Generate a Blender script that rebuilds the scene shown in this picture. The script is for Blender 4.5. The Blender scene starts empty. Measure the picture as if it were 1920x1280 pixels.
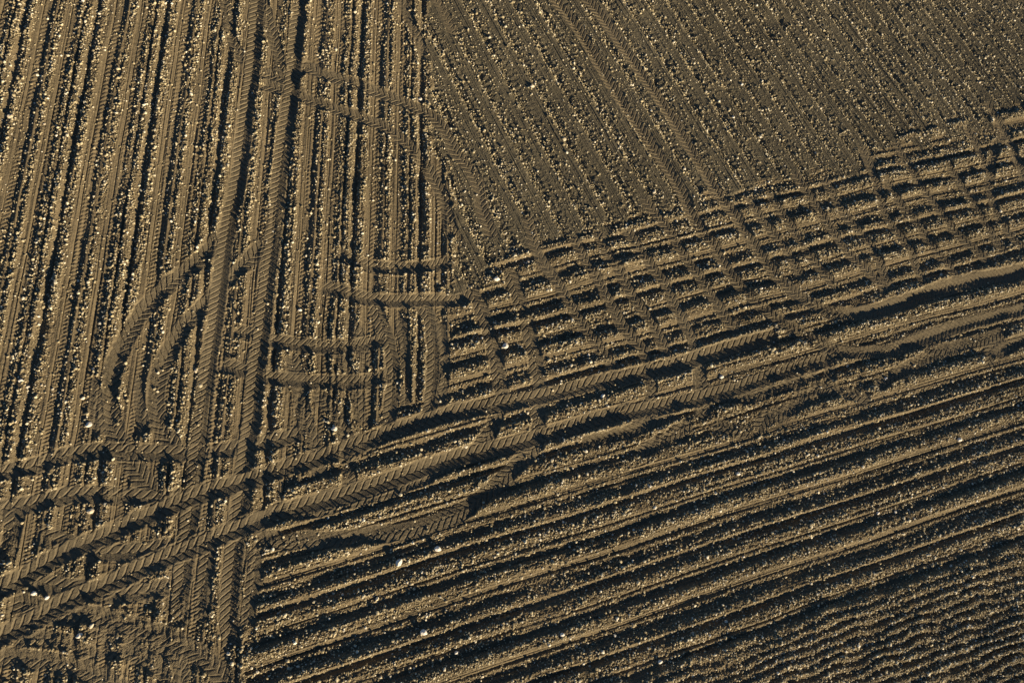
import bpy, math, time
import numpy as np
from mathutils import Matrix, Vector
T0 = time.time()
rng = np.random.default_rng(7)
S = bpy.context.scene
COL = S.collection

# ------------------------------------------------------------------ camera
F = 1280.0                      # focal length in photo pixels (24 mm on a 36 mm sensor)
DIST = 25.6                     # metres from the lens to the soil at the frame centre
TH, AL = math.radians(20.0), math.radians(30.0)
CELL = 0.0195
k = Vector((math.cos(AL), -math.sin(AL), 0))
ROT = Matrix.Rotation(TH, 3, k)
look = ROT @ Vector((0, 0, -1))
CAMP = -look * DIST
cam = bpy.data.cameras.new("camera")
cam.lens = 24.0; cam.sensor_width = 36.0; cam.clip_start = 0.1; cam.clip_end = 5000
co = bpy.data.objects.new("camera", cam); COL.objects.link(co)
co.matrix_world = Matrix.Translation(CAMP) @ ROT.to_4x4()
S.camera = co
R = np.array(ROT); CP = np.array(CAMP)

def to_ground(u, v):
    """A point of the traced drawing laid on the soil plane, in metres."""
    d = np.stack([(np.asarray(u, float) - 960) / F, -(np.asarray(v, float) - 640) / F, -np.ones_like(np.asarray(u, float))], -1) @ R.T
    t = -CP[2] / d[..., 2]
    return CP[0] + d[..., 0] * t, CP[1] + d[..., 1] * t

def to_plan(x, y):
    q0 = x - CP[0]; q1 = y - CP[1]; q2 = -CP[2]
    a = R[0, 0] * q0 + R[1, 0] * q1 + R[2, 0] * q2
    b = R[0, 1] * q0 + R[1, 1] * q1 + R[2, 1] * q2
    c = -(R[0, 2] * q0 + R[1, 2] * q1 + R[2, 2] * q2)
    c = np.maximum(c, 0.5)
    return 960 + F * a / c, 640 - F * b / c

# ------------------------------------------------------------------ light
SUN_EL = math.radians(15.0)
g0 = to_ground(960, 640); g1 = to_ground(960 + 64, 640 + 66)
sx, sy = float(g1[0] - g0[0]), float(g1[1] - g0[1])
n = math.hypot(sx, sy); sx /= n; sy /= n
sun_dir = Vector((sx * math.cos(SUN_EL), sy * math.cos(SUN_EL), math.sin(SUN_EL)))
sl = bpy.data.lights.new("sun", 'SUN'); sl.energy = 5.0; sl.angle = math.radians(0.6); sl.color = (1.0, 0.81, 0.54)
so = bpy.data.objects.new("sun", sl); COL.objects.link(so)
so.rotation_euler = sun_dir.to_track_quat('Z', 'Y').to_euler()
so.location = sun_dir * 60
w = bpy.data.worlds.new("World"); S.world = w; w.use_nodes = True
nt = w.node_tree; bg = nt.nodes["Background"]; bg.inputs[1].default_value = 0.05
sky = nt.nodes.new("ShaderNodeTexSky"); sky.sky_type = 'NISHITA'; sky.sun_disc = False
sky.sun_elevation = SUN_EL; sky.sun_rotation = math.atan2(sx, sy)
sky.air_density = 0.7; sky.dust_density = 0.0; sky.ozone_density = 3.0
nt.links.new(sky.outputs[0], bg.inputs[0])
S.view_settings.view_transform = 'Standard'; S.view_settings.look = 'None'
S.view_settings.exposure = 0.88; S.view_settings.gamma = 1
S.render.engine = 'CYCLES'
S.cycles.max_bounces = 2; S.cycles.diffuse_bounces = 1

# ------------------------------------------------------------------ materials
def soil_material(name, base, dry, scale_tone=1.0):
    m = bpy.data.materials.new(name); m.use_nodes = True
    t = m.node_tree; b = t.nodes["Principled BSDF"]; L = t.links.new
    b.inputs["Roughness"].default_value = 0.95
    b.inputs["Specular IOR Level"].default_value = 0.15
    tc = t.nodes.new("ShaderNodeTexCoord")
    n1 = t.nodes.new("ShaderNodeTexNoise"); n1.inputs["Scale"].default_value = 9.0; n1.inputs["Detail"].default_value = 6; n1.inputs["Roughness"].default_value = .7
    n2 = t.nodes.new("ShaderNodeTexNoise"); n2.inputs["Scale"].default_value = 0.22; n2.inputs["Detail"].default_value = 3
    n3 = t.nodes.new("ShaderNodeTexNoise"); n3.inputs["Scale"].default_value = 45.0; n3.inputs["Detail"].default_value = 4
    for q in (n1, n2, n3): L(tc.outputs["Object"], q.inputs["Vector"])
    ad = t.nodes.new("ShaderNodeMath"); ad.operation = 'MULTIPLY_ADD'
    L(n1.outputs[0], ad.inputs[0]); ad.inputs[1].default_value = 0.6
    m2 = t.nodes.new("ShaderNodeMath"); m2.operation = 'MULTIPLY'; L(n2.outputs[0], m2.inputs[0]); m2.inputs[1].default_value = 0.4
    L(m2.outputs[0], ad.inputs[2])
    r = t.nodes.new("ShaderNodeValToRGB")
    r.color_ramp.elements[0].position = 0.34; r.color_ramp.elements[0].color = (*base, 1)
    r.color_ramp.elements[1].position = 0.66; r.color_ramp.elements[1].color = (*dry, 1)
    L(ad.outputs[0], r.inputs[0])
    L(r.outputs[0], b.inputs["Base Color"])
    bp = t.nodes.new("ShaderNodeBump"); bp.inputs["Strength"].default_value = 0.55; bp.inputs["Distance"].default_value = 0.02
    L(n3.outputs[0], bp.inputs["Height"]); L(bp.outputs[0], b.inputs["Normal"])
    return m

def stone_material(name, dark, mid, pale):
    m = bpy.data.materials.new(name); m.use_nodes = True
    t = m.node_tree; b = t.nodes["Principled BSDF"]; L = t.links.new
    b.inputs["Roughness"].default_value = 0.85
    b.inputs["Specular IOR Level"].default_value = 0.25
    a = t.nodes.new("ShaderNodeAttribute"); a.attribute_name = "tone"
    tc = t.nodes.new("ShaderNodeTexCoord")
    nn = t.nodes.new("ShaderNodeTexNoise"); nn.inputs["Scale"].default_value = 60; nn.inputs["Detail"].default_value = 4
    L(tc.outputs["Object"], nn.inputs["Vector"])
    ad = t.nodes.new("ShaderNodeMath"); ad.operation = 'MULTIPLY_ADD'
    L(nn.outputs[0], ad.inputs[0]); ad.inputs[1].default_value = 0.3; L(a.outputs["Fac"], ad.inputs[2])
    r = t.nodes.new("ShaderNodeValToRGB")
    r.color_ramp.elements[0].position = 0.15; r.color_ramp.elements[0].color = (*dark, 1)
    r.color_ramp.elements[1].position = 1.15 if False else 1.0; r.color_ramp.elements[1].color = (*pale, 1)
    e = r.color_ramp.elements.new(0.65); e.color = (*mid, 1)
    L(ad.outputs[0], r.inputs[0]); L(r.outputs[0], b.inputs["Base Color"])
    return m

M_SOIL = soil_material("ploughed_soil", (0.100, 0.082, 0.051), (0.215, 0.171, 0.103))
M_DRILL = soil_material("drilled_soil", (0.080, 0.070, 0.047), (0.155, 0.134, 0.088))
M_PRESS = soil_material("pressed_soil", (0.105, 0.088, 0.057), (0.192, 0.158, 0.100))
M_CLOD = stone_material("crumbs_and_clods", (0.19, 0.155, 0.09), (0.52, 0.44, 0.27), (0.88, 0.82, 0.66))
M_STONE = stone_material("pale_stone", (0.42, 0.34, 0.22), (0.62, 0.54, 0.40), (0.82, 0.79, 0.72))

# ------------------------------------------------------------------ soil grid
cu, cv = to_ground(np.array([0, 1920, 1920, 0.]), np.array([0, 0, 1280, 1280.]))
MX = 1.6
x0, x1 = cu.min() - MX, cu.max() + MX
y0, y1 = cv.min() - MX, cv.max() + MX
gx = np.arange(x0, x1, CELL); gy = np.arange(y0, y1, CELL)
NX, NY = len(gx), len(gy)
X, Y = np.meshgrid(gx.astype(np.float32), gy.astype(np.float32))
U, V = to_plan(X, Y); U = U.astype(np.float32); V = V.astype(np.float32)
print("grid", NX, NY, "extent", x1 - x0, y1 - y0, flush=True)

def vnoise(cell, seed, ax=1.0, ay=1.0):
    """Smooth value noise over the grid; cell in metres."""
    r = np.random.default_rng(seed)
    px = (gx - x0) / (cell * ax); py = (gy - y0) / (cell * ay)
    lat = r.standard_normal((int(py[-1]) + 3, int(px[-1]) + 3)).astype(np.float32)
    ix = px.astype(int); fx = (px - ix).astype(np.float32); fx = fx * fx * (3 - 2 * fx)
    iy = py.astype(int); fy = (py - iy).astype(np.float32); fy = fy * fy * (3 - 2 * fy)
    row = lat[:, ix] * (1 - fx) + lat[:, ix + 1] * fx
    return row[iy] * (1 - fy)[:, None] + row[iy + 1] * fy[:, None]

def vn2(a, b, seed):
    """The same noise over any pair of drawn coordinates, so streaks can follow the rows."""
    r = np.random.default_rng(seed); lat = r.standard_normal((256, 256)).astype(np.float32)
    ia = np.floor(a).astype(np.int32); ib = np.floor(b).astype(np.int32)
    fa_ = (a - ia).astype(np.float32); fb_ = (b - ib).astype(np.float32)
    fa_ = fa_ * fa_ * (3 - 2 * fa_); fb_ = fb_ * fb_ * (3 - 2 * fb_)
    ia &= 255; ib &= 255; ja = (ia + 1) & 255; jb = (ib + 1) & 255
    return (lat[ia, ib] * (1 - fa_) + lat[ja, ib] * fa_) * (1 - fb_) + (lat[ia, jb] * (1 - fa_) + lat[ja, jb] * fa_) * fb_

def sstep(a, b, x):
    t = np.clip((x - a) / (b - a), 0, 1); return t * t * (3 - 2 * t)

white = rng.standard_normal((NY, NX)).astype(np.float32)
N05 = vnoise(0.055, 1); N10 = vnoise(0.11, 2); N25 = vnoise(0.28, 3); N80 = vnoise(0.9, 4); N3 = vnoise(3.0, 5)

def prof(tab, period, ph):
    a = np.array(tab, float)
    xs = np.concatenate([a[:, 0] - period, a[:, 0], a[:, 0] + period]); ys = np.tile(a[:, 1], 3)
    return np.interp((ph % 1.0) * period, xs, ys).astype(np.float32)

# ---- rows of the planted field (run almost up and down)
sl0 = 0.18; ks = 0.00028
cA = (U + (sl0 + ks * 192) * V) / (1 + ks * V)
G1c = np.array([-310, -178, -46, 87, 219, 347, 470, 594, 708, 818, 925, 1030.])
phA = np.interp(cA, G1c, np.arange(len(G1c))).astype(np.float32)
phA += 0.006 * vnoise(1.6, 11, 1, 1)
PA = 137.0
tA = [(0, -2.6), (1.6, 0.0), (4, .3), (13, -2.6), (16, -3.6), (24, 2.4), (26, 3.6), (28, 3.2), (31, .4), (35, 3.0), (42, 4.2),
      (54, -.8), (55.5, -3.6), (57.5, -1.0), (60, -.6), (67, -2.2), (72, 0), (77, 3.2), (79, 2.6), (82, -1.5), (88, 5.0), (95, 5.2),
      (104, -3.8), (106, -4.5), (115, 6.0), (123, 6.4), (133, 2.4), (136, 1.0)]
zA = prof(tA, PA, phA)
fa = (phA % 1.0) * PA
def band(f, a, b, s=1.5): return np.clip(np.minimum((f - a) / s + .5, (b - f) / s + .5), 0, 1)
zA += .9 * vn2(phA * PA / 4.5, V / 150, 71) + .6 * vn2(phA * PA / 2.2, V / 90, 72)
zA += 1.5 * vn2(phA * PA / 14, V / 60, 73) * band(fa, 84, 128, 6)
dA = 1.0 * band(fa, 30, 44) + .9 * band(fa, 66, 78) + 1.0 * band(fa, 84, 98) + 1.1 * band(fa, 108, 127) + .5 * band(fa, 16, 25) + .12 + .4 * band(fa, 98, 104)
rA = .25 + .9 * band(fa, 29, 46, 4) + .8 * band(fa, 66, 100, 4) + 1.0 * band(fa, 106, 128, 4)
# tread blocks printed in the planter wheel bands
sV = V / 7.6 + 2.0 * N3 * 0
lugw = np.clip(.5 + 1.2 * np.sin(2 * np.pi * (sV + .06 * (fa))), 0, 1)
lb = (band(fa, 3, 14, 2) + band(fa, 58, 68, 2)) * sstep(-.7, .5, vnoise(1.1, 31) + .5)
zA = zA - lb * lugw * 1.5
lb2 = band(fa, 14, 24, 2) * sstep(-.6, .6, vnoise(1.1, 32) + .2)
zA = zA - lb2 * np.clip(.5 + 1.2 * np.sin(2 * np.pi * (sV - .07 * fa)), 0, 1) * 1.3
# thin double scratches on the smooth bands
zA -= .9 * band(fa, 46.5, 48, .8) + .7 * band(fa, 129, 130.4, .8)

# ---- rows of the drilled field (upper right, run towards the sun)
mB = .53 - .00027 * 880
cB = (U - mB * (V - 150)) / (1 + .00027 * (V - 150))
cc = np.linspace(500, 3200, 400); sp = np.maximum(50 - .021 * (cc - 880), 22)
phc = np.concatenate([[0], np.cumsum((cc[1] - cc[0]) / sp[:-1])])
phB = np.interp(cB, cc, phc).astype(np.float32) + .05 * N80 * .3
fb = phB % 1.0
zB = np.interp(fb, [0, .05, .08, .12, .16, .2, .26, .36, .46, .6, .72, .8, .9, 1], [1.8, 2.0, .4, 1.8, .4, 2.0, 1.8, .2, -4.6, -1.6, 1.4, .6, .9, 1.8]).astype(np.float32)
dB = .10 + 1.5 * np.clip(1.3 * (1 - abs(fb - .46) / .16), 0, 1) + .22 * (fb > .6)
rB = .32 + 1.3 * np.clip(1.3 * (1 - abs(fb - .46) / .2), 0, 1) + .25 * (fb > .6)
zB += .5 * vn2(phB * 14, V / 120, 74) + .35 * vn2(phB * 26, V / 80, 75)
patch = vnoise(.35, 41, .8, 1.2)
zB += np.clip(-patch - .4, 0, 2) * -2.6 * np.clip(1 - abs(fb - .5) / .4, 0, 1)
zB += .7 * np.sin(2 * np.pi * V / 9.5 + 9 * fb) * band(fb, .56, .84, .08) * (vnoise(.8, 42) > -.3)

# ---- furrows of the headland (run gently up to the right)
xs5 = np.array([500, 900, 1300, 1700, 1920.])
Vk = np.array([
    [395, 285, 190, 108, 58],
    [502, 396, 297, 208, 158],
    [618, 508, 404, 311, 257],
    [735, 626, 521, 418, 360],
    [862, 747, 640, 525, 465],
    [1000, 883, 765, 651, 590],
    [1144, 1021, 892, 775, 712],
    [1300, 1165, 1028, 900, 832],
    [1455, 1308, 1172, 1032, 958],
    [1615, 1458, 1316, 1165, 1088],
    [1780, 1612, 1462, 1300, 1220],
    [1950, 1770, 1610, 1436, 1352.]])
wob = 5.0 * vnoise(2.2, 21, 2.2, 1.0)
lines = [np.polyval(np.polyfit(xs5 - 1200, r_, 2), U - 1200) for r_ in Vk]
phC = np.full(U.shape, -0.0, np.float32)
VV = V + wob * .55
phC = ((VV - lines[0]) / (lines[1] - lines[0])).astype(np.float32)
for i in range(1, len(lines)):
    a = lines[i]
    if i < len(lines) - 1: d = lines[i + 1] - a
    else: d = lines[i] - lines[i - 1]
    mk = VV >= a
    phC = np.where(mk, i + (VV - a) / d, phC).astype(np.float32)
PC = 134.0
fc = (phC % 1.0) * PC - 3.0
fc = np.where(fc < 0, fc + PC, fc)
tC = [(0, -5.0), (2, -5.2), (12, 3.6), (18, 4.4), (25, 3.8), (32, 1.2), (33.5, -1.0), (35, .6), (38, 1.2), (44, -2.6), (47, -4.0), (54, -1.5), (61, 5.6), (68, 6.0), (73, 4.6),
      (85, -.4), (86.5, -2.6), (88.5, -.6), (92, .4), (99, -3.2), (103, -3.8), (112, -1.0), (121, 4.6), (126, 5.0), (132, -3.6)]
zC = prof(tC, PC, fc / PC)
dC = .5 * band(fc, 130, 134) + .5 * band(fc, 0, 10) + 1.25 * band(fc, 10, 31) + .7 * band(fc, 36, 44) + .35 * band(fc, 45, 60) + 1.25 * band(fc, 58, 78) + .8 * band(fc, 90, 98) + .5 * band(fc, 101, 120) + .9 * band(fc, 116, 130) + .12
rC = .42 + 1.0 * band(fc, 8, 30, 4) + .5 * band(fc, 36, 58, 4) + 1.0 * band(fc, 58, 76, 4) + .7 * band(fc, 90, 131, 4)
zC -= .8 * band(fc, 81, 82.2, .8) * 1.2
zC += 1.0 * vn2(phC * PC / 5, U / 190, 76) + .6 * vn2(phC * PC / 2.4, U / 110, 77)
zC += 1.4 * vn2(phC * PC / 16, U / 130, 78)
zC += 1.1 * N25 * band(fc, 44, 62, 6) + .9 * N25 * band(fc, 100, 120, 6)
zC += .6 * np.sin(2 * np.pi * (U / 7.5 + fc * .1)) * band(fc, 88, 99, 3) * sstep(0, .6, vnoise(1.5, 33, 2, 1))

# ---- stony ridged corner (lower right)
bD = np.interp(U, [-400, 1060, 1280, 1500, 1700, 1920, 2400], [1760, 1305, 1236, 1156, 1085, 1013, 850])
eD = V - bD + 4 * N80
fd = ((eD + .8 * N80 + .4 * vnoise(.4, 52)) / 19.5) % 1.0
zD = np.interp(fd, [0, .2, .45, .7, 1], [-4.8, -1.0, 6.0, 3.6, -4.8]).astype(np.float32) * (.85 + .22 * N80)
zD += 1.2 * N25 + 8.5 * sstep(0, 22, eD) + 3.5 * sstep(70, 10, eD)
rD = 1.35 + 0 * zD
dD = 1.35 * np.clip(.4 + fd * 1.2, 0, 1.2)
# shaded run-off at the foot of the last furrow
# ---- blend the four grounds
nb = 10 * N25 + 7 * N80
xb = np.interp(V, [-300, 0, 100, 250, 330, 450, 490, 560, 640, 750, 765, 850, 890, 960, 1020, 1300, 1500],
               [770, 785, 800, 818, 848, 868, 852, 836, 830, 800, 712, 690, 580, 500, 484, 462, 450])
mA = sstep(5, -5, U - xb + nb).astype(np.float32)
yb = np.interp(U, [-200, 780, 840, 880, 900, 960, 1000, 1100, 1300, 1450, 1560, 1650, 1800, 1920, 2200],
               [566, 566, 562, 558, 535, 484, 455, 430, 385, 345, 320, 290, 240, 215, 140])
topn = 18 * vnoise(.7, 61, 1, 1)
mB = sstep(13, -13, V - yb + nb + topn).astype(np.float32)
ampC = .8 + .2 * sstep(-5, 100, V - yb)
mD = sstep(-4, 6, eD).astype(np.float32)
def mix(a, b, c, d):
    r = b * mB + c * (1 - mB)
    r = r * (1 - mD) + d * mD
    return (a * mA + r * (1 - mA)).astype(np.float32)
Z = mix(zA * 1.15, zB * 1.35, zC * ampC * 1.4, zD)
rough = mix(rA, rB, rC, rD)
dens = mix(dA, dB, dC, dD)
del zA, zB, zC, zD, rA, rB, rC, rD, dA, dB, dC, dD, phc
rid = np.where(mA > .5, 0, np.where(mD > .5, 3, np.where(mB > .5, 1, 2))).astype(np.int16)
# uneven weight of the passes: slow swell along every row
Z *= (1 + .16 * N80)
Z += .8 * N80 + 1.2 * N3
print("rows", time.time() - T0, flush=True)

# ------------------------------------------------------------------ tyre tracks
# (points, width px, depth cm, floor flatness, apex direction, lug cm, strength, label)
# apex +1: chevrons point along the drawn direction, -1 against it
TR = []
def trk(pts, w=33, depth=5.0, bowl=.7, apex=1, lug=1.6, m=.93, label=None, pitch=12.0, end=14, berm=1.2):
    TR.append(dict(p=pts, w=w, depth=depth, bowl=bowl, apex=apex, lug=lug, m=m, label=label, pitch=pitch, end=end, berm=berm))
XG = "one of the parallel chevron tyre tracks pressed across the furrows of the cross-hatched middle band"
MG = "short overlapping chevron tyre print in the churned strip along the edge of the dark furrows"
# faint crossing prints in the cross-hatch
for p in [
    [(985, 400), (1010, 480), (1041, 524), (1073, 578), (1100, 622), (1128, 659), (1162, 702)],
    [(1070, 440), (1093, 480), (1115, 517), (1141, 563), (1167, 611), (1194, 644), (1215, 680), (1222, 760)],
    [(1115, 430), (1141, 480), (1167, 519), (1189, 561), (1216, 598), (1240, 640), (1262, 684)],
    [(1170, 425), (1210, 486), (1247, 533), (1265, 575), (1294, 630), (1305, 680), (1312, 790)],
    [(1205, 366), (1219, 389), (1256, 433), (1278, 474), (1309, 517), (1334, 555), (1362, 599), (1388, 630)],
    [(1400, 366), (1412, 389), (1437, 424), (1466, 458), (1491, 499), (1505, 530)],
    [(1440, 360), (1456, 386), (1487, 433), (1516, 477), (1544, 511), (1572, 545)],
    [(1485, 320), (1512, 360), (1541, 404), (1572, 451), (1600, 485), (1634, 516), (1668, 552)],
    [(1540, 330), (1559, 360), (1581, 400), (1616, 441), (1644, 485), (1668, 545)],
    [(1612, 270), (1637, 330), (1656, 394), (1675, 429), (1706, 472), (1719, 507), (1736, 540)],
    [(1660, 330), (1684, 379), (1719, 419), (1747, 463), (1775, 494), (1800, 528)],
    [(1675, 262), (1703, 311), (1725, 349), (1750, 380), (1775, 417), (1806, 451), (1837, 476), (1862, 504)],
    [(1770, 300), (1800, 345), (1826, 385), (1852, 430), (1885, 480)],
    [(1809, 236), (1831, 274), (1847, 314), (1853, 349), (1866, 400), (1891, 438), (1930, 480)],
]:
    trk(p, w=26, depth=-2.2, bowl=.3, lug=2.0, m=.93, label=XG, pitch=12.2, berm=.3)
trk([(1845, 190), (1862, 211), (1887, 255), (1906, 299), (1925, 350)], w=30, depth=4, bowl=.8, lug=1.5, m=.9,
    label="curved chevron tyre track running down the upper right margin of the field")
trk([(1884, 250), (1862, 286), (1855, 345)], w=26, depth=4, bowl=.9, lug=1.2, m=.9, label="stubby curved tyre print hooking off the track by the upper right margin")
# churned strip
for p in [
    [(1310, 680), (1318, 740), (1320, 795)],
    [(1085, 832), (1165, 814), (1210, 796), (1270, 772)],
    [(1190, 853), (1231, 831), (1262, 812), (1300, 790)],
    [(1384, 750), (1428, 737), (1483, 720), (1540, 702)],
    [(1424, 795), (1472, 770), (1520, 748)],
    [(1415, 812), (1430, 790), (1442, 765)],
    [(1332, 790), (1362, 803), (1410, 808)],
    [(1490, 745), (1540, 728), (1592, 738), (1635, 748)],
    [(1640, 728), (1686, 697), (1740, 668), (1800, 650)],
    [(1850, 690), (1858, 655), (1880, 625)],
    [(1861, 668), (1905, 642), (1935, 630)],
    [(1548, 640), (1556, 690), (1550, 735)],
    [(1150, 760), (1200, 772), (1260, 760), (1340, 742), (1420, 748)],
    [(1700, 640), (1760, 655), (1830, 640), (1900, 612)],
]:
    trk(p, w=29, depth=2.2, bowl=.5, lug=2.2, m=.92, label=MG, pitch=11.5, berm=.4)
# arcs printed between the fields
trk([(700, 556), (712, 600), (730, 650), (737, 700), (732, 760), (722, 806)], w=28, depth=4.5, apex=-1, lug=2.0, label="upright chevron tyre track dropping past the right ends of the lower pair of arcs")
trk([(750, 590), (757, 650), (762, 700), (760, 770)], w=20, depth=3, apex=-1, lug=1.2, m=.8, label="narrow faint tyre print between the two upright tracks right of the arcs")
trk([(788, 556), (805, 600), (812, 650), (812, 700), (806, 760), (798, 796)], w=28, depth=5, apex=-1, lug=2.0, label="upright deep-lugged tyre track where the rows end and the cross-hatched band begins")
trk([(822, 600), (832, 650), (834, 700), (824, 770)], w=20, depth=3, apex=-1, lug=1.2, m=.8, label="narrow faint tyre print hugging the left edge of the cross-hatched band")
trk([(640, 585), (665, 620), (690, 690), (700, 740)], w=26, depth=2, bowl=.3, lug=1.5, m=.8, label="shallow zigzag tyre print between the upper and lower pairs of arcs")
trk([(545, 660), (560, 720), (570, 780), (590, 840), (600, 900)], w=28, depth=2, bowl=.3, lug=1.6, m=.85, label="shallow zigzag tyre print below the arcs, crossing down to the diagonal tracks")
trk([(590, 730), (630, 780), (650, 830), (655, 880), (650, 930)], w=28, depth=2.4, bowl=.4, lug=1.8, m=.85, label="upright zigzag tyre print ending between the two long diagonal tracks")
trk([(620, 640), (650, 690), (668, 740), (675, 800)], w=26, depth=2, bowl=.3, lug=1.5, m=.8, label="shallow zigzag tyre print crossing the lower pair of arcs near their middle")
A4 = dict(w=28, depth=5.2, bowl=.95, apex=-1, lug=1.9, pitch=10.5, berm=2.0)
trk([(625, 476), (663, 490), (700, 500), (756, 503), (803, 500), (848, 490)], label="topmost of the four short arcs curving right from the planted rows", **A4)
trk([(598, 536), (640, 547), (684, 559), (740, 564), (812, 562), (856, 564), (892, 552)], label="second of the four arcs, meeting the corner where all three row directions join", **A4)
trk([(434, 618), (473, 627), (507, 637), (567, 647), (640, 650), (685, 645), (725, 633)], label="third of the four arcs, starting left of the second straight track", **A4)
trk([(408, 682), (467, 697), (500, 707), (567, 714), (640, 717), (700, 712), (738, 698)], label="lowest of the four short arcs curving right from the straight tracks", **A4)
# down through the cross-hatch
trk([(880, 535), (887, 552), (905, 585), (918, 629), (927, 666), (936, 710), (940, 745), (930, 780), (917, 813), (893, 840), (840, 872), (773, 903), (707, 925), (650, 940), (600, 952), (540, 962)],
    w=30, depth=3.4, bowl=.5, apex=-1, lug=1.9, label="left of two tracks dropping through the cross-hatch and bending left under the diagonal track")
trk([(952, 500), (964, 535), (975, 567), (986, 602), (997, 644), (1006, 688), (1012, 727), (1008, 765), (1010, 820), (996, 846), (977, 863), (953, 888), (917, 920), (873, 953), (823, 976), (773, 990), (707, 1002), (640, 1010), (560, 1012), (470, 1008)],
    w=32, depth=3.4, bowl=.5, apex=-1, lug=1.9, label="longer hooked track that sweeps left over the first dark furrows below the diagonal tracks")
# early prints at the left
trk([(423, -10), (430, 50), (440, 85), (458, 122)], w=24, depth=2.5, bowl=.3, lug=1.7, m=.9, label="zigzag tyre print at the top edge just left of the first straight track")
trk([(490, -10), (502, 40), (517, 85), (527, 130), (540, 170)], w=26, depth=3, bowl=.4, lug=1.8, m=.92, label="zigzag tyre print squeezed between the two straight tracks at the top")
trk([(484, 132), (540, 148), (575, 126), (600, 140), (640, 150), (707, 173), (773, 200), (807, 217), (833, 243), (853, 283), (880, 317), (897, 350), (905, 395), (925, 450)],
    w=29, depth=4.2, bowl=.7, apex=1, lug=1.9, label="upper track of the pair leaving the straight tracks and bending down between the two fields")
trk([(486, 156), (550, 178), (600, 195), (640, 210), (707, 233), (747, 257), (773, 280), (797, 310), (815, 340), (833, 373), (840, 410), (852, 450)],
    w=28, depth=4.0, bowl=.7, apex=1, lug=1.8, label="lower track of the pair leaving the straight tracks and bending down between the two fields")
trk([(745, -10), (765, 30), (782, 70), (800, 110)], w=24, depth=2, bowl=.3, lug=1.3, m=.8, label="faint chevron print at the top edge where the two fields meet")
trk([(812, -10), (835, 30), (850, 70)], w=24, depth=2, bowl=.3, lug=1.3, m=.8, label="faint chevron print at the top edge just inside the drilled field")
trk([(415, 438), (367, 493), (317, 533), (283, 567), (250, 610), (227, 653), (213, 693), (207, 727), (207, 777), (217, 815), (240, 860), (270, 900), (300, 930)],
    w=33, depth=5, bowl=.75, apex=1, lug=2.1, label="outer track of the loop that swings left off the first straight track")
trk([(500, 450), (467, 487), (437, 513), (410, 545), (383, 574), (350, 607), (327, 643), (307, 680), (295, 720), (293, 760), (300, 793), (315, 825), (340, 858)],
    w=33, depth=5, bowl=.75, apex=1, lug=2.1, label="inner track of the loop that swings left off the second straight track")
trk([(180, 700), (178, 760), (190, 820)], w=22, depth=2, bowl=.3, lug=1.4, m=.75, label="faint tyre print brushing the outside of the loop")
trk([(263, 700), (262, 760), (272, 820)], w=20, depth=2, bowl=.3, lug=1.3, m=.75, label="faint tyre print inside the loop between its two tracks")
# prints crossing at the lower left
L5 = dict(w=30, depth=4.4, bowl=.8, apex=-1, lug=2.0, m=.95, pitch=14.5)
trk([(-10, 889), (67, 873), (117, 855), (200, 845), (280, 848), (370, 850), (440, 840), (500, 828), (570, 812)], label="wavering level track under the loop, the upper of two crossing the row ends", **L5)
trk([(-10, 957), (67, 943), (117, 930), (167, 926), (233, 930), (300, 935), (352, 926)], label="wavering level track under the loop, the lower of two crossing the row ends", **L5)
trk([(60, 992), (100, 1010), (145, 1026)], label="short slanting print running into the upper diagonal track from the left", **L5)
trk([(150, 1036), (233, 1036), (300, 1027), (360, 1008), (400, 990)], label="level chevron print caught between the two diagonal tracks", **L5)
trk([(55, 1085), (117, 1100), (200, 1113), (267, 1110), (325, 1095)], label="shallow bowed print just under the lower diagonal track", **L5)
trk([(30, 950), (22, 1000), (10, 1060)], label="upright tyre print at the left margin above the diagonal tracks", **L5)
trk([(395, 1020), (385, 1075), (378, 1120), (376, 1175)], w=27, depth=3.6, bowl=.6, apex=-1, lug=2.0, label="short upright print between the lower ends of the two straight tracks")
trk([(481, 1020), (475, 1080), (469, 1120), (462, 1185)], w=25, depth=3.6, bowl=.6, apex=-1, lug=1.8, label="short upright print just right of the second straight track at its lower end")
for p in [[(150, 1170), (200, 1188), (240, 1190), (283, 1205), (330, 1230), (345, 1290)], [(180, 1215), (240, 1225), (290, 1245), (330, 1290)],
          [(20, 1200), (70, 1195), (130, 1205), (190, 1240)]]:
    trk(p, w=26, depth=1.6, bowl=.3, lug=1.6, m=.75, label="smeared zigzag tyre print in the trampled lower left corner")
trk([(20, 1120), (100, 1150), (167, 1152), (233, 1167), (300, 1189), (350, 1212), (393, 1242), (430, 1290)], w=30, depth=3.6, bowl=.7, apex=1, lug=1.8, label="track slanting down to the bottom edge through the trampled lower left corner")
trk([(-10, 1230), (67, 1235), (133, 1247), (205, 1276), (240, 1300)], w=30, depth=3.4, bowl=.6, apex=1, lug=1.4, label="lowest track of all, leaving by the bottom left corner")
# the two straight wheel tracks
trk([(484, -30), (483, 0), (473, 130), (457, 240), (447, 333), (427, 427), (412, 537), (398, 644), (390, 694), (379, 777), (374, 827), (367, 870), (361, 936), (345, 1053), (337, 1153), (334, 1182)],
    w=33, depth=8.0, bowl=1.0, apex=-1, lug=2.3, m=.97, pitch=10.6, berm=2.2, label="first long straight tyre track running from the top edge down to the lower left")
trk([(566, -30), (563, 0), (552, 100), (547, 167), (537, 233), (523, 333), (515, 422), (503, 510), (490, 627), (480, 694), (473, 777), (461, 850), (453, 926), (443, 993), (433, 1086), (430, 1153), (433, 1222)],
    w=33, depth=8.0, bowl=1.0, apex=-1, lug=2.3, m=.97, pitch=10.6, berm=2.0, label="second long straight tyre track, right of and parallel to the first from the top edge")
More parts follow.
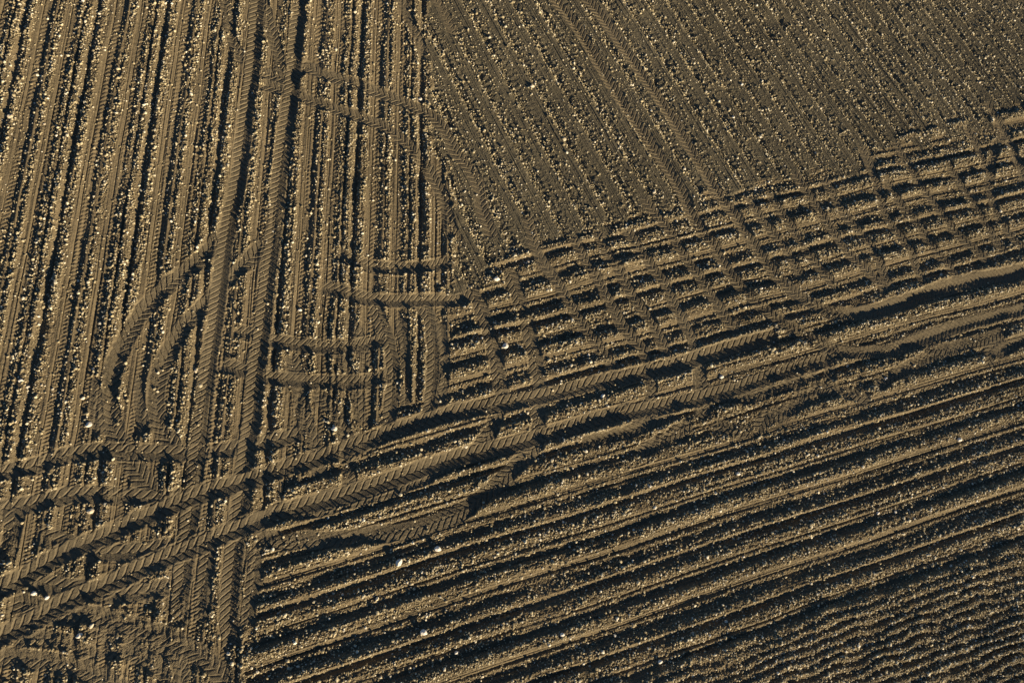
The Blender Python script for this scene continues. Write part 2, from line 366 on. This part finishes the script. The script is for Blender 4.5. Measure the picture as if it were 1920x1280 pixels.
# the long pair through the drilled field that turns right
trk([(1025, -30), (1040, 0), (1080, 50), (1107, 93), (1133, 140), (1160, 183), (1190, 227), (1217, 267), (1247, 310), (1277, 360), (1295, 400), (1314, 432), (1341, 467), (1369, 514), (1400, 549), (1437, 584), (1481, 615), (1530, 641), (1580, 658), (1630, 660), (1680, 650), (1747, 625), (1813, 603), (1930, 575)],
    w=31, depth=5.6, bowl=.9, apex=1, lug=2.3, pitch=11.2, label="lower track of the long pair descending the drilled field and turning off right")
trk([(1082, -30), (1100, 0), (1120, 22), (1153, 67), (1187, 117), (1220, 163), (1267, 235), (1300, 288), (1323, 327), (1353, 373), (1375, 400), (1396, 432), (1421, 470), (1447, 505), (1472, 533), (1497, 555), (1537, 577), (1575, 587), (1625, 584), (1697, 563), (1780, 533), (1850, 518), (1930, 503)],
    w=31, depth=5.8, bowl=.9, apex=1, lug=2.3, pitch=11.2, label="upper track of the long pair descending the drilled field and turning off right")
trk([(1560, 590), (1630, 586), (1697, 567), (1780, 538), (1850, 522), (1940, 506)], w=35, depth=6.6, bowl=1.0, apex=1, lug=1.5, pitch=11.2, end=60, berm=1.5,
    label="deep shaded rut where the upper turning track leaves at the right edge")
trk([(1600, 662), (1680, 654), (1747, 630), (1813, 608), (1940, 576)], w=34, depth=6.4, bowl=1.0, apex=1, lug=1.5, pitch=11.2, end=60, berm=1.5,
    label="deep shaded rut where the lower turning track leaves at the right edge")
# the two long diagonal tracks, last to be driven
trk([(-30, 1124), (0, 1105), (50, 1077), (100, 1047), (150, 1023), (200, 1003), (250, 977), (300, 957), (357, 933), (417, 913), (467, 900), (533, 877), (617, 853), (640, 843), (707, 820), (773, 797), (840, 777), (907, 762), (973, 750), (1040, 738), (1107, 720), (1173, 707), (1280, 680), (1347, 658), (1413, 640), (1462, 628)],
    w=33, depth=6.6, bowl=1.0, apex=-1, lug=2.1, m=.97, pitch=13.5, berm=2.0, label="upper long diagonal tyre track rising from the lower left and ending right of centre")
trk([(-30, 1210), (0, 1193), (67, 1160), (117, 1130), (167, 1110), (233, 1080), (300, 1050), (360, 1026), (433, 996), (483, 977), (550, 953), (640, 930), (723, 903), (807, 873), (873, 853), (940, 838), (990, 825), (1073, 800), (1140, 780), (1280, 753), (1347, 737), (1413, 717), (1480, 694), (1560, 672)],
    w=33, depth=6.6, bowl=1.0, apex=-1, lug=2.1, m=.97, pitch=13.5, berm=2.0, label="lower long diagonal tyre track rising from the lower left and joining the turning pair")

def smooth_poly(pts, step=0.22):
    px, py = to_ground([p[0] for p in pts], [p[1] for p in pts])
    P = np.stack([px, py], 1)
    Q = np.vstack([2 * P[0] - P[1], P, 2 * P[-1] - P[-2]])
    out = []
    for i in range(1, len(Q) - 2):
        p0, p1, p2, p3 = Q[i - 1:i + 3]
        nseg = max(2, int(np.linalg.norm(p2 - p1) / step))
        t = np.linspace(0, 1, nseg, endpoint=False)[:, None]
        out.append(.5 * (2 * p1 + (p2 - p0) * t + (2 * p0 - 5 * p1 + 4 * p2 - p3) * t ** 2 + (3 * p1 - p0 - 3 * p2 + p3) * t ** 3))
    out.append(P[-1][None]); return np.vstack(out)

PXM = 1 / 50.0
for ti, t in enumerate(TR):
    P = smooth_poly(t['p']); hw = t['w'] * .92 * PXM / 2; rad = hw * 1.7
    lo = P.min(0) - rad; hi = P.max(0) + rad
    i0, i1 = np.clip([int((lo[0] - x0) / CELL), int((hi[0] - x0) / CELL) + 2], 0, NX)
    j0, j1 = np.clip([int((lo[1] - y0) / CELL), int((hi[1] - y0) / CELL) + 2], 0, NY)
    if i1 <= i0 or j1 <= j0: continue
    D = np.full((j1 - j0, i1 - i0), 9.0, np.float32); SD = np.zeros_like(D); SS = np.zeros_like(D)
    seg = P[1:] - P[:-1]; ln = np.linalg.norm(seg, axis=1); cum = np.concatenate([[0], np.cumsum(ln)])
    for a, d, l, s0 in zip(P[:-1], seg, ln, cum[:-1]):
        b = a + d
        p0 = max(int((min(a[0], b[0]) - rad - x0) / CELL), i0); p1 = min(int((max(a[0], b[0]) + rad - x0) / CELL) + 2, i1)
        q0 = max(int((min(a[1], b[1]) - rad - y0) / CELL), j0); q1 = min(int((max(a[1], b[1]) + rad - y0) / CELL) + 2, j1)
        if p1 <= p0 or q1 <= q0: continue
        xx = gx[p0:p1][None, :] - a[0]; yy = gy[q0:q1][:, None] - a[1]
        e = d / l
        tt = np.clip(xx * e[0] + yy * e[1], 0, l)
        dx = xx - tt * e[0]; dy = yy - tt * e[1]
        dd = np.hypot(dx, dy); sgn = np.sign(e[0] * yy - e[1] * xx)
        sub = (slice(q0 - j0, q1 - j0), slice(p0 - i0, p1 - i0))
        mk = dd < D[sub]
        D[sub] = np.where(mk, dd, D[sub]); SD[sub] = np.where(mk, dd * sgn, SD[sub]); SS[sub] = np.where(mk, s0 + tt, SS[sub])
    sub = (slice(j0, j1), slice(i0, i1))
    rr = D / hw
    wn = .10 * N25[sub] + .05 * N10[sub]
    endm = t['end'] * PXM
    ef = sstep(0, endm, SS) * sstep(0, endm, cum[-1] - SS)
    m = sstep(1.12, .86, rr + wn) * t['m'] * ef
    m *= np.clip(1 - .22 * np.clip(N80[sub], 0, 2), .5, 1)
    lc = np.clip(rr, 0, 1)
    floor = -t['depth'] * (t['bowl'] * (1 - lc ** 1.25) + (1 - t['bowl']) * .7) + t['depth'] * .18
    # chevron lugs
    ph = (SS - t['apex'] * (-np.abs(SD)) * -0.62) / (t['pitch'] * PXM)
    ph = (SS + t['apex'] * np.abs(SD) * 0.80) / (t['pitch'] * PXM)
    ph = ph + np.where(SD > 0, .5, 0) + .06 * N25[sub]
    sq = (ph % 1.0)
    bar = 1 - sstep(0, .10, sq) * sstep(.36, .22, sq)       # plates parted by narrow deep grooves
    cen = 1 - .6 * sstep(.10, 0, lc)
    lug = (bar - .75 + .5 * (sq - .5) * bar) * t['lug'] * 1.55 * (t['pitch'] / 10) ** .5 * cen * sstep(1.05, .8, lc) * (.8 + .25 * N80[sub])
    zz = Z[sub]
    zz = zz * (1 - m) + (floor + lug + .25 * zz * .3) * m
    zz += t['berm'] * np.exp(-((rr - 1.16) / .13) ** 2) * ef * (.7 + .5 * N25[sub])
    Z[sub] = zz
    rough[sub] = rough[sub] * (1 - .86 * m)
    dens[sub] = dens[sub] * (1 - .95 * sstep(.1, .6, m)) 
    rs = rid[sub]; rs[(m > .45)] = 10 + ti
    rid[sub] = rs
print("tracks", len(TR), time.time() - T0, flush=True)

# trampled corner: extra crumbs and broken soil where many prints overlap
def blob(u, v, a, b, ang=0):
    c, s = math.cos(ang), math.sin(ang)
    du, dv = U - u, V - v
    return np.exp(-(((du * c + dv * s) / a) ** 2 + ((-du * s + dv * c) / b) ** 2))
mess = blob(250, 1180, 200, 70) + .8 * blob(1540, 620, 90, 35) + .7 * blob(1600, 700, 220, 32, -.3) + .6 * blob(1300, 800, 200, 35, -.3) + .5 * blob(600, 760, 90, 80)
mess = np.clip(mess, 0, 1).astype(np.float32)
Z += mess * (1.3 * N25 + .9 * N10)
rough += .5 * mess

# crumb relief
crumb = (.42 * white + .62 * N05 + .55 * N10).astype(np.float32)
crumb = np.where(crumb > 0, crumb * 1.25, crumb * .8)
Z += rough * crumb * 1.15 + .10 * white
Z = (Z * 0.01).astype(np.float32)       # metres
dens *= (1 + .35 * N25 + .25 * N80); dens = np.clip(dens, 0, None)

# ------------------------------------------------------------------ meshes of the ground
def put(o, **kw):
    for a, b in kw.items(): o[a] = b
    return o

def grid_mesh(name, verts, quads, mat, smooth=False):
    me = bpy.data.meshes.new(name)
    nv, nq = len(verts), len(quads)
    me.vertices.add(nv); me.vertices.foreach_set("co", verts.astype(np.float32).ravel())
    me.loops.add(nq * 4); me.loops.foreach_set("vertex_index", quads.astype(np.int32).ravel())
    me.polygons.add(nq); me.polygons.foreach_set("loop_start", np.arange(0, nq * 4, 4, dtype=np.int32))
    me.update(calc_edges=True)
    if not smooth:
        me.polygons.foreach_set("use_smooth", np.zeros(nq, bool))
    me.materials.append(mat)
    o = bpy.data.objects.new(name, me); COL.objects.link(o)
    return o

idx = np.arange(NX * NY, dtype=np.int32).reshape(NY, NX)
frid = rid[:-1, :-1]
a_ = idx[:-1, :-1]
XYZ = np.stack([X, Y, Z], -1).reshape(-1, 3)
def piece(name, mask, mat, **kw):
    q0 = a_[mask]
    if len(q0) < 4: return None
    quads = np.stack([q0, q0 + 1, q0 + 1 + NX, q0 + NX], 1)
    used = np.unique(quads); remap = np.zeros(NX * NY, np.int32); remap[used] = np.arange(len(used), dtype=np.int32)
    o = grid_mesh(name, XYZ[used], remap[quads], mat)
    return put(o, **kw)

piece("planted_field", frid == 0, M_SOIL, kind="structure", category="field", label="planted soil rows running nearly upright on the left half, pebbles between smooth pressed bands")
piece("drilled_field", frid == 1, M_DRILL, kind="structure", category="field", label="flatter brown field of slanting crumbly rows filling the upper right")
piece("furrowed_field", frid == 2, M_SOIL, kind="structure", category="field", label="deep dark furrows with sunlit crests rising gently to the right across the lower half")
piece("stony_field", frid == 3, M_SOIL, kind="structure", category="field", label="darker stony corner of narrow broken ridges at the lower right")
for ti, t in enumerate(TR):
    kw = dict(kind="structure", category="tyre track", label=t['label'])
    if t['label'] is XG: kw['group'] = "parallel chevron tracks crossing the furrows"
    elif t['label'] is MG: kw['group'] = "short prints in the churned strip"
    elif t['label'].startswith("smeared"): kw['group'] = "smeared prints in the lower left corner"
    piece("tyre_track", frid == 10 + ti, M_PRESS, **kw)

# ground beyond the detailed part, reaching the horizon
def ring():
    ex = [0, .3, .8, 1.8, 4, 8, 16, 35, 80, 180, 400, 900, 2000]
    xa, xb_, ya, yb_ = gx[0], gx[-1], gy[0], gy[-1]
    vs, qs = [], []
    NS = 120
    def loop(e):
        s = np.linspace(0, 1, NS, endpoint=False)
        X0, X1, Y0, Y1 = xa - e, xb_ + e, ya - e, yb_ + e
        pts = [(X0 + (X1 - X0) * q, Y0) for q in s] + [(X1, Y0 + (Y1 - Y0) * q) for q in s] + [(X1 - (X1 - X0) * q, Y1) for q in s] + [(X0, Y1 - (Y1 - Y0) * q) for q in s]
        return pts
    r = np.random.default_rng(3)
    for i, e in enumerate(ex):
        for (a, b) in loop(e if i else -.05):
            vs.append((a, b, -.10 if i == 0 else float(r.normal(0, .012))))
    n4 = NS * 4
    for i in range(len(ex) - 1):
        for j in range(n4):
            qs.append((i * n4 + j, (i + 1) * n4 + j, (i + 1) * n4 + (j + 1) % n4, i * n4 + (j + 1) % n4))
    return np.array(vs), np.array(qs)[:, ::-1]
vs, qs = ring()
put(grid_mesh("ground", vs, qs, M_SOIL), kind="structure", category="ground", label="bare brown farmland stretching away beyond the ploughed rows")
print("ground", time.time() - T0, flush=True)

# ------------------------------------------------------------------ crumbs and clods (uncountable) and the larger stones
def ico():
    p = (1 + 5 ** .5) / 2
    v = np.array([(-1, p, 0), (1, p, 0), (-1, -p, 0), (1, -p, 0), (0, -1, p), (0, 1, p), (0, -1, -p), (0, 1, -p), (p, 0, -1), (p, 0, 1), (-p, 0, -1), (-p, 0, 1)], float)
    v /= np.linalg.norm(v[0])
    f = np.array([(0, 11, 5), (0, 5, 1), (0, 1, 7), (0, 7, 10), (0, 10, 11), (1, 5, 9), (5, 11, 4), (11, 10, 2), (10, 7, 6), (7, 1, 8),
                  (3, 9, 4), (3, 4, 2), (3, 2, 6), (3, 6, 8), (3, 8, 9), (4, 9, 5), (2, 4, 11), (6, 2, 10), (8, 6, 7), (9, 8, 1)])
    return v, f
IV, IF = ico()
inside = (U > -60) & (U < 1980) & (V > -60) & (V < 1340)
pr = (dens * inside).ravel().astype(np.float64); cs = np.cumsum(pr); cs /= cs[-1]
NP = 165000
pick = np.searchsorted(cs, rng.random(NP))
pj, pi = np.divmod(pick, NX); pi = np.clip(pi, 0, NX - 1); pj = np.clip(pj, 0, NY - 1)
pxx = gx[pi] + rng.uniform(-.5, .5, NP) * CELL; pyy = gy[pj] + rng.uniform(-.5, .5, NP) * CELL; pzz = Z[pj, pi]
rad = 0.0185 * np.exp(rng.normal(0, .45, NP)); rad = np.clip(rad, .010, .056)
sc = rad[:, None] * np.stack([rng.uniform(.8, 1.35, NP), rng.uniform(.75, 1.2, NP), rng.uniform(.65, 1.1, NP)], 1)
an = rng.uniform(0, 2 * np.pi, NP); ca, sa = np.cos(an)[:, None], np.sin(an)[:, None]
jit = 1 + rng.uniform(-.22, .22, (NP, 12))
vv = IV[None] * jit[..., None] * sc[:, None, :]
vx = vv[..., 0] * ca - vv[..., 1] * sa + pxx[:, None]; vy = vv[..., 0] * sa + vv[..., 1] * ca + pyy[:, None]; vz = vv[..., 2] + (pzz + rad * .5)[:, None]
verts = np.stack([vx, vy, vz], -1).reshape(-1, 3).astype(np.float32)
tris = (IF[None] + (np.arange(NP) * 12)[:, None, None]).reshape(-1, 3).astype(np.int32)
me = bpy.data.meshes.new("pebbles")
me.vertices.add(len(verts)); me.vertices.foreach_set("co", verts.ravel())
me.loops.add(len(tris) * 3); me.loops.foreach_set("vertex_index", tris.ravel())
me.polygons.add(len(tris)); me.polygons.foreach_set("loop_start", np.arange(0, len(tris) * 3, 3, dtype=np.int32))
tone = np.clip(rng.beta(1.7, 2.2, NP), 0, 1) * .85
at = me.attributes.new("tone", 'FLOAT', 'POINT'); at.data.foreach_set("value", np.repeat(tone, 12).astype(np.float32))
me.update(calc_edges=True); me.polygons.foreach_set("use_smooth", np.zeros(len(tris), bool)); me.materials.append(M_CLOD)
o = bpy.data.objects.new("pebbles", me); COL.objects.link(o)
put(o, kind="stuff", category="pebbles", label="countless pale crumbs and small pebbles lying along the rows between the wheel bands")
del verts, tris, vv, vx, vy, vz

# --- larger stones, each its own object
def subdiv(v, f):
    v = [tuple(q) for q in v]; cache = {}; nf = []
    def mid(a, b):
        key = (min(a, b), max(a, b))
        if key not in cache:
            m_ = (np.array(v[a]) + np.array(v[b])) / 2; m_ /= np.linalg.norm(m_); v.append(tuple(m_)); cache[key] = len(v) - 1
        return cache[key]
    for a, b, c in f:
        ab, bc, ca_ = mid(a, b), mid(b, c), mid(c, a)
        nf += [(a, ab, ca_), (b, bc, ab), (c, ca_, bc), (ab, bc, ca_)]
    return np.array(v), np.array(nf)
SV, SF = subdiv(*ico())
meshes = []
for i in range(10):
    r = np.random.default_rng(100 + i)
    v = SV.copy()
    for _ in range(7):                       # chip flats off the pebble
        nrm = r.normal(size=3); nrm /= np.linalg.norm(nrm); h = r.uniform(.62, .9)
        d = v @ nrm; v -= np.clip(d - h, 0, None)[:, None] * nrm
    v *= (1 + r.uniform(-.05, .05, len(v)))[:, None]
    v *= np.array([r.uniform(1.0, 1.35), r.uniform(.8, 1.05), r.uniform(.6, .85)])
    m_ = bpy.data.meshes.new("field_stone"); m_.from_pydata(v.tolist(), [], SF.tolist())
    at = m_.attributes.new("tone", 'FLOAT', 'POINT'); at.data.foreach_set("value", np.full(len(v), .1 + .07 * i, np.float32))
    m_.materials.append(M_STONE); meshes.append(m_)
def zat(x, y):
    i = int(np.clip((x - x0) / CELL, 0, NX - 1)); j = int(np.clip((y - y0) / CELL, 0, NY - 1)); return float(Z[j, i])
NAMED = [  # plan position, size px (diameter), tone mesh, rotation, label
    (931, 524, 10, 9, .3, "flat white oval stone beside the corner where the planted, drilled and furrowed ground meet"),
    (947, 649, 10, 8, .8, "white wedge-shaped stone in the dark furrow between the two tracks dropping through the cross-hatch"),
    (821, 1028, 10, 9, .1, "bright white rounded stone on the crest of the widest dark furrow, right of its neighbour"),
    (748, 1053, 11, 9, 1.2, "jagged white stone on the crest of the widest dark furrow, left of its neighbour"),
    (795, 1184, 10, 9, .0, "flat white stone alone on a lower furrow below the centre"),
    (998, 163, 8, 6, .4, "pale cream stone with a dark hollow above it, high in the drilled field"),
    (1058, 261, 8, 4, .9, "cream stone beside a dark pit in the drilled field, between two slanting rows"),
    (22, 221, 8, 4, .2, "yellowish round stone near the left edge below a dark patch"),
    (1353, 706, 8, 9, .5, "white stone between the two long diagonal tracks near the cross-hatch"),
    (1130, 742, 8, 9, 1.0, "white stone just under the upper diagonal track"),
    (42, 714, 7, 9, .3, "white stone on the crest of a planted row near the left edge, upper of two"),
    (53, 726, 6, 7, .6, "white stone shaded beside a planted row near the left edge, lower of two"),
    (167, 796, 8, 8, .7, "white oval stone outside the loop track on its left"),
    (368, 694, 8, 5, 1.4, "cream stone left of the first straight track, inside the loop"),
    (563, 581, 6, 9, .2, "white stone right of the second straight track, above the arcs"),
    (627, 804, 8, 8, .2, "bluish white stone above the upper diagonal track, below the arcs"),
    (171, 958, 9, 5, .3, "large cream stone in the box of soil left of the upper diagonal track"),
    (66, 1111, 7, 9, .4, "white stone below the upper diagonal track near the left edge, left of two"),
    (90, 1119, 6, 9, .9, "white stone below the upper diagonal track near the left edge, right of two"),
    (152, 1190, 7, 8, .5, "white stone in the trampled lower left corner under the lower diagonal track"),
    (173, 1172, 6, 6, 1.1, "buff angular clod in the trampled lower left corner above a white stone"),
    (1417, 1247, 0, 0, 0, ""),
    (1053, 1188, 7, 9, .4, "white stone on a low furrow right of centre near the bottom"),
    (1237, 1239, 7, 9, .6, "white stone near the bottom edge where the stony corner begins"),
    (856, 1222, 6, 9, .6, "white stone near the bottom edge below the lone flat one"),
    (1798, 824, 9, 9, .3, "white broken stone on a furrow crest near the right edge"),
    (1717, 1247, 6, 5, .3, "pale stone among the narrow ridges of the stony corner"),
    (1907, 990, 6, 9, .3, "white stone at the right edge above the stony corner"),
    (1645, 961, 6, 9, .8, "white stone with a bluish side in a furrow low at the right"),
    (1383, 888, 7, 9, .2, "elongated white stone on the furrow crest just below the churned strip"),
    (1660, 709, 6, 9, .9, "white stone at the lower edge of the churned strip near the right"),
    (788, 186, 7, 8, .1, "white stone just right of the pair of bending tracks at the top"),
    (918, 71, 6, 6, .7, "pale stone in the drilled field close to the top edge"),
    (1390, 160, 6, 9, .7, "small white stone standing out in the middle of the drilled field"),
    (1374, 221, 6, 8, .7, "white stone in the drilled field above the turning pair of tracks"),
    (1836, 155, 7, 5, .7, "pale buff stone high at the right of the drilled field"),
    (1226, 361, 7, 5, .7, "cream stone just above the cross-hatch, left of the turning pair of tracks"),
    (991, 490, 7, 5, .2, "cream stone in a dark hollow at the upper left end of the cross-hatch"),
    (1417, 356, 7, 7, .4, "white stone in a furrow between the turning pair of tracks and the slanting rows"),
    (157, 4, 5, 9, .4, "white stone at the top edge between two planted rows"),
]
k_ = 0
for (u, v, s, mi, rot, lab) in NAMED:
    if not s: continue
    x, y = to_ground(float(u), float(v)); x = float(x); y = float(y)
    r = s * .5 * PXM * 1.12
    o = bpy.data.objects.new("field_stone", meshes[mi % 10]); COL.objects.link(o)
    o.location = (x, y, zat(x, y) + r * .42); o.rotation_euler = (.1, .15, rot); o.scale = (r, r, r)
    put(o, label=lab, category="stone", group="larger stones lying on the soil"); k_ += 1
REG = {0: ("small pale stone lying among the planted rows on the left", "small stones among the planted rows"),
       1: ("small pale stone lying in the drilled field at the upper right", "small stones in the drilled field"),
       2: ("small pale stone lying on the furrows that rise to the right", "small stones on the furrows"),
       3: ("small pale stone lying among the broken ridges of the lower right corner", "small stones in the stony corner")}
pick = np.searchsorted(cs, rng.random(1200)); cnt = 0
for q in pick:
    j, i = divmod(int(q), NX)
    if rid[j, i] >= 10 or not (8 < U[j, i] < 1912 and 8 < V[j, i] < 1272): continue
    x, y = float(gx[i]), float(gy[j]); r = float(np.clip(.031 * math.exp(rng.normal(0, .22)), .025, .05))
    o = bpy.data.objects.new("field_stone", meshes[int(rng.integers(0, 10))]); COL.objects.link(o)
    o.location = (x, y, float(Z[j, i]) + r * .4); o.rotation_euler = (float(rng.normal(0, .3)), float(rng.normal(0, .3)), float(rng.uniform(0, 6.28))); o.scale = (r, r, r)
    lab, grp = REG[int(rid[j, i])]
    put(o, label=lab, category="stone", group=grp); cnt += 1
    if cnt + k_ >= 298: break
print("done", time.time() - T0, flush=True)
